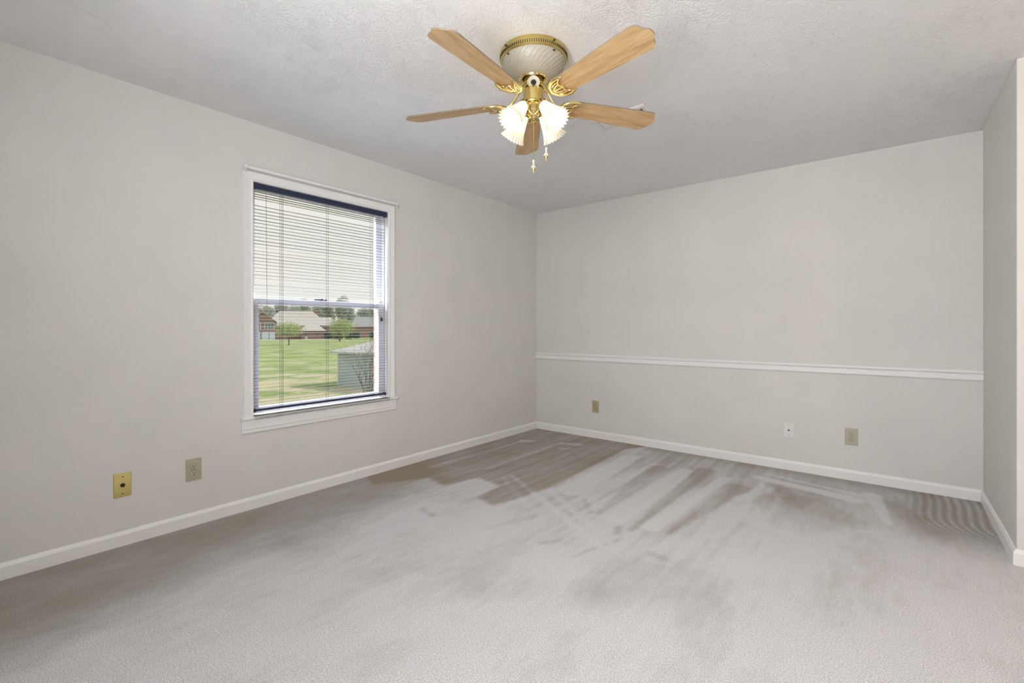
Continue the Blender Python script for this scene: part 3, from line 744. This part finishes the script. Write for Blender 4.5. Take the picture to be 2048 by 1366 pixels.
def branch(b_, p, d, ln, r0, depth, rnd, spread=.5, mn=.15):
    q = p + d * ln; mid = (p + q) / 2 + Vector((rnd.gauss(0, 1), rnd.gauss(0, 1), 0)) * ln * .05
    b_.tube([p, mid, q], [r0, r0 * .85, r0 * .65], 5, caps=False)
    tips = [q]
    if depth > 0:
        for k in range(rnd.choice((2, 3))):
            nd = (d + Vector((rnd.gauss(0, spread), rnd.gauss(0, spread), rnd.uniform(-.1, .35)))).normalized()
            tips += branch(b_, q if k else mid, nd, ln * rnd.uniform(.6, .85), r0 * .6, depth - 1, rnd, spread)
    return tips
def tree(name, x, y, h, cw, ch, lm, label, cat='tree', group=None, n=1400, leaf=.16, trunk_h=.35, r0=.12, seed=1, depth=4):
    rnd = random.Random(seed); E = tag(empty(name, (x, y, G)), label, cat, group)
    b_ = MB(); tips = branch(b_, Vector((x, y, G - .05)), Vector((0, 0, 1)), h * trunk_h, r0, depth, rnd, .55)
    b_.build('trunk', M['bark'], E)
    b_ = MB(); cz = G + h - ch / 2
    lobes = [(0, 0, 0, 1.0)] + [(rnd.uniform(-.5, .5), rnd.uniform(-.5, .5), rnd.uniform(-.45, .4), rnd.uniform(.45, .65)) for _ in range(7)]
    for i, (a, c, e, s_) in enumerate(lobes):
        k = .78 if i == 0 else s_
        quads(b_, (x + a * cw / 2, y + c * cw / 2, cz + e * ch / 2), (cw / 2 * k, cw / 2 * k, ch / 2 * k), n // 4 if i == 0 else n // 9, leaf, seed=seed * 31 + i)
    b_.build('foliage', lm, E, smooth=False)
    return E
tree('young_tree', -91.7, 41.25, 5.4, 6.0, 4.2, M['leaf_y'], 'small yellow-green tree on the lawn in front of the brick house', trunk_h=.28, seed=3, n=5200, leaf=.085, r0=.14)
tree('young_tree', -103.4, 59.7, 6.6, 7.0, 5.7, M['leaf_y'], 'rounder light green tree on the lawn behind the shed', trunk_h=.22, seed=5, n=8200, leaf=.10, r0=.22)

# brick house: local frame, x to the right along the front, y away from the viewer
def local_house(name, px, py, rz, label):
    E = tag(bpy.data.objects.new(name, None), label, 'house'); COL.objects.link(E); E.location = (px, py, G); E.rotation_euler = (0, 0, rz); E.empty_display_size = .5
    return E
def gable(b_, x0, x1, y0, y1, z0, z1, along='x', over=.4):
    if along == 'x':
        ym = (y0 + y1) / 2
        a = [(x0 - over, y0 - over, z0), (x0 - over, ym, z1), (x0 - over, y1 + over, z0), (x0 - over, y1 + over, z0 - .2), (x0 - over, ym, z1 - .2), (x0 - over, y0 - over, z0 - .2)]
        b_.loft([a, [(x1 + over, q[1], q[2]) for q in a]])
    else:
        xm = (x0 + x1) / 2
        a = [(x0 - over, y0 - over, z0), (xm, y0 - over, z1), (x1 + over, y0 - over, z0), (x1 + over, y0 - over, z0 - .2), (xm, y0 - over, z1 - .2), (x0 - over, y0 - over, z0 - .2)]
        b_.loft([a, [(q[0], y1 + over, q[2]) for q in a]])
def hip(b_, x0, x1, y0, y1, z0, z1, ins, over=.5):
    x0 -= over; x1 += over; y0 -= over; y1 += over; ym = (y0 + y1) / 2
    b_.add([(x0, y0, z0), (x1, y0, z0), (x1, y1, z0), (x0, y1, z0), (x0 + ins, ym, z1), (x1 - ins, ym, z1)], [(0, 1, 5, 4), (1, 2, 5), (2, 3, 4, 5), (3, 0, 4), (0, 3, 2, 1)])
# viewing direction at the house; its x axis points right in view
hv = Vector((-144.6, 61.4, 0)) ; hang = math.atan2(61.4 + 4.3, -144.6) ; rz = hang - PI / 2
HX = local_house('brick_house', -141.4, 57.0, rz, 'red brick house with wide grey roof across the lawn')
b_ = MB(); b_.box((-3, 0, -.2), (3.9, 12, 5.2)); b_.box((3.9, 1.5, -.2), (21.5, 12, 4.2)); b_.prism([(-3, 5.2), (3.9, 5.2), (.9, 8.3)], 1, 0.0, 6)
b_.build('brick_wall', M['brick'], HX, (0, 0, 0), smooth=False)
b_ = MB(); gable(b_, -3, 3.9, 0, 8, 5.2, 8.4, 'y', .45); b_.build('gable_roof', M['roof'], HX, (0, 0, 0), smooth=False)
b_ = MB(); hip(b_, 1.0, 18.5, 1.5, 12, 4.2, 8.8, 4.5); b_.build('main_roof', M['roof'], HX, (0, 0, 0), smooth=False)
b_ = MB(); hip(b_, 12.0, 22.8, 2.5, 12, 4.2, 7.0, 3.5); b_.build('side_roof', M['roof'], HX, (0, 0, 0), smooth=False)
b_ = MB(); b_.box((10.8, -3.5, -.2), (17.0, 1.5, 2.6)); b_.build('garage_wall', M['brick'], HX, (0, 0, 0), smooth=False)
b_ = MB(); hip(b_, 10.6, 17.2, -3.6, 1.6, 2.6, 4.3, 2.0, .5); b_.build('garage_roof', M['roof'], HX, (0, 0, 0), smooth=False)
b_ = MB(); b_.box((14.9, 7, 7), (16.3, 8.5, 9.6)); b_.build('chimney', M['brick'], HX, (0, 0, 0), smooth=False)
for (x0_, x1_, z0_, z1_, m_) in ((1.0, 3.4, 3.2, 5.0, 'house_window'), (-2.4, -.2, 3.2, 5.0, 'house_window')):
    fr = MB().box((x0_ - .1, -.08, z0_ - .1), (x1_ + .1, -.01, z1_ + .1)).build('window', M['house_white'], HX, (0, 0, 0), smooth=False)
    b_ = MB()
    nn = 3
    for k in range(nn): b_.box((x0_ + k * (x1_ - x0_) / nn + .06, -.12, z0_), (x0_ + (k + 1) * (x1_ - x0_) / nn - .06, -.085, z1_))
    b_.build('pane', M['house_window'], fr, (0, 0, 0), smooth=False)
for (x0_, x1_) in ((-2.6, -.2), (.2, 2.0), (2.2, 3.7)):
    MB().box((x0_, -.10, .0), (x1_, -.01, 2.3)).build('garage_door', M['door_pale'], HX, (0, 0, 0), smooth=False)
for (x0_, x1_, z0_, z1_) in ((11.6, 12.2, .9, 1.9), (14.6, 15.6, 1.0, 2.0)):
    MB().box((x0_, -3.58, z0_), (x1_, -3.51, z1_)).build('window', M['house_window'], HX, (0, 0, 0), smooth=False)
MB().box((11.7, -3.58, 0), (12.4, -3.51, .9)).build('door', M['door_pale'], HX, (0, 0, 0), smooth=False)
MB().box((18.2, 1.4, .6), (19.8, 1.49, 2.4)).build('window', M['house_window'], HX, (0, 0, 0), smooth=False)
# driveway
b_ = MB(); b_.box((-6, -6, 0), (11, -.6, .04)); b_.box((9, -8, 0), (19, -4.0, .04))
dvw = bpy.data.objects.new('x', None)
o = b_.build('driveway', M['concrete'], None, (0, 0, 0), smooth=False); o.location = (-141.4, 57.0, G); o.rotation_euler = (0, 0, rz); struct(o, 'pale concrete drive before the brick house', 'driveway')
bpy.data.objects.remove(dvw)
# more distant houses
def far_house(u, dist, wd, hh, rh, wm, rm, label):
    ca_, sa_ = math.cos(rz), math.sin(rz)
    ox, oy = -141.4 + ca_ * u - sa_ * dist, 57.0 + sa_ * u + ca_ * dist
    E = local_house('distant_house', ox, oy, rz + .15, label)
    MB().box((0, 0, -.2), (wd, 9, hh)).build('wall', wm, E, (0, 0, 0), smooth=False)
    b_ = MB(); hip(b_, 0, wd, 0, 9, hh, rh, 3.5, .5); b_.build('roof', rm, E, (0, 0, 0), smooth=False)
    for k in range(3):
        MB().box((wd * (.15 + .3 * k), -.08, 1.0), (wd * (.15 + .3 * k) + 1.2, -.01, 2.3)).build('window', M['house_window'], E, (0, 0, 0), smooth=False)
far_house(27.5, 16, 14, 4.0, 7.6, M['brick'], M['roof_dark'], 'low brick house with dark roof behind the rounder tree')
far_house(45, 18, 16, 3.2, 6.4, M['house_white'], M['roof_dark'], 'pale house with dark roof far right in the window')
# hedges by the house
def shrub(u, dist, w_, h_, label, group):
    ca_, sa_ = math.cos(rz), math.sin(rz); ox, oy = -141.4 + ca_ * u - sa_ * dist, 57.0 + sa_ * u + ca_ * dist
    E = tag(empty('round_shrub', (ox, oy, G)), label, 'shrub', group)
    b_ = MB(); quads(b_, (ox, oy, G + h_ * .45), (w_ / 2, w_ / 2, h_ * .55), 500, .22, .2, seed=int(u * 10)); b_.build('foliage', M['leaf_dark'], E, smooth=False)
for u, lb in ((18.4, 'dark round shrub nearest the garage corner'), (21.3, 'dark round shrub between two others by the house'), (24.2, 'dark round shrub furthest right of the house wall'), (27.5, 'dark shrub behind the trunk of the rounder tree'), (33.0, 'lone dark shrub right of the rounder tree')):
    shrub(u, -3.5 if u < 26 else 4, 2.6, 2.0, lb, 'dark shrubs by the brick house')
# tree line
kinds = []
ca_, sa_ = math.cos(rz), math.sin(rz)
spots = []
for row in range(2):
    for i in range(11):
        spots.append((-16 + i * 8.6 + row * 4.3 + random.uniform(-.2, .2), 36 + row * 12 + random.uniform(0, .6), random.uniform(12.5, 17.0)))
first = None
for i, (u, dd, hh) in enumerate(spots):
    ox, oy = -141.4 + ca_ * u - sa_ * dd, 57.0 + sa_ * u + ca_ * dd
    lbl = 'hazy spring tree in the tree line behind the far houses'
    if i < 3:
        E = tree('background_tree', ox, oy, 11.5, 6.4, 8.6, M['leaf_haze'], lbl, 'tree', 'trees behind the far houses', n=(4200, 3000, 3600)[i], leaf=.20, seed=20 + i, r0=.16, depth=5)
        kinds.append(E)
        E.scale = (1, 1, hh / 11.5)
    else:
        E = copy_tree(kinds[i % 3]); E.location = (ox, oy, G); E.rotation_euler = (0, 0, random.uniform(0, 6)); E.scale = (1, 1, hh / 11.5)
# darker evergreen and tall tree near the right of the view
tree('leafy_tree', -118, 84, 8.0, 8, 6.8, M['leaf_g'], 'dense mid-green tree right of the rounder lawn tree', n=2600, leaf=.26, seed=41, r0=.2)
tree('leafy_tree', -84, 66.5, 8.5, 6.0, 7.6, M['leaf_g'], 'tall green tree at the right edge of the window view', n=2600, leaf=.20, seed=43, r0=.2)

# shed
A = Vector((-23.24, 11.38, G)); B = Vector((-20.43, 11.67, G))
sr = math.atan2(B.y - A.y, B.x - A.x)
SH = tag(bpy.data.objects.new('garden_shed', None), 'grey-green garden shed with pale roof low on the right of the lawn', 'shed'); COL.objects.link(SH)
SH.location = A; SH.rotation_euler = (0, 0, sr)
MB().box((0, 0, -.1), (4.6, 3.4, 2.02)).build('wall', M['shed_wall'], SH, (0, 0, 0), smooth=False)
b_ = MB(); b_.add([(-.35, -.35, 2.0), (4.95, -.35, 2.0), (4.95, 3.75, 2.0), (-.35, 3.75, 2.0), (1.5, 1.7, 2.75), (3.1, 1.7, 2.75), (-.35, -.35, 2.10), (4.95, -.35, 2.10), (4.95, 3.75, 2.10), (-.35, 3.75, 2.10)],
                  [(6, 7, 5, 4), (7, 8, 5), (8, 9, 4, 5), (9, 6, 4), (0, 1, 7, 6), (1, 2, 8, 7), (2, 3, 9, 8), (3, 0, 6, 9), (3, 2, 1, 0)])
b_.build('roof', M['shed_roof'], SH, (0, 0, 0), smooth=False)
MB().box((-.02, -.03, 0), (.06, .02, 1.98)).build('corner_board', M['house_white'], SH, (0, 0, 0), smooth=False)

# bare shrub with reddish buds in front of the shed
SX, SY = -17.0, 9.25
rnd = random.Random(11)
BS = tag(empty('bare_shrub', (SX, SY, G)), 'leafless budding shrub in front of the shed by the window edge', 'shrub')
b_ = MB(); tips = []
for k in range(9):
    a = k * 2 * PI / 9; d = Vector((math.cos(a) * .28, math.sin(a) * .28, 1)).normalized()
    tips += branch(b_, Vector((SX + .08 * math.cos(a), SY + .08 * math.sin(a), G)), d, 1.15, .018, 3, rnd, .28)
b_.build('branches', M['twig'], BS)
b_ = MB()
for p in tips:
    for k in range(1):
        q = p + Vector((rnd.gauss(0, .06), rnd.gauss(0, .06), rnd.gauss(0, .08))); s_ = .018
        b_.add([q + Vector((s_, 0, 0)), q + Vector((0, s_, 0)), q + Vector((-s_, 0, 0)), q + Vector((0, 0, s_ * 1.5)), q + Vector((0, 0, -s_ * 1.5))], [(0, 1, 3), (1, 2, 3), (2, 0, 3), (0, 4, 1), (1, 4, 2), (2, 4, 0)])
b_.build('buds', M['bud'], BS)['kind'] = 'stuff'

for o in bpy.data.objects:
    if '_o' in o: del o['_o']
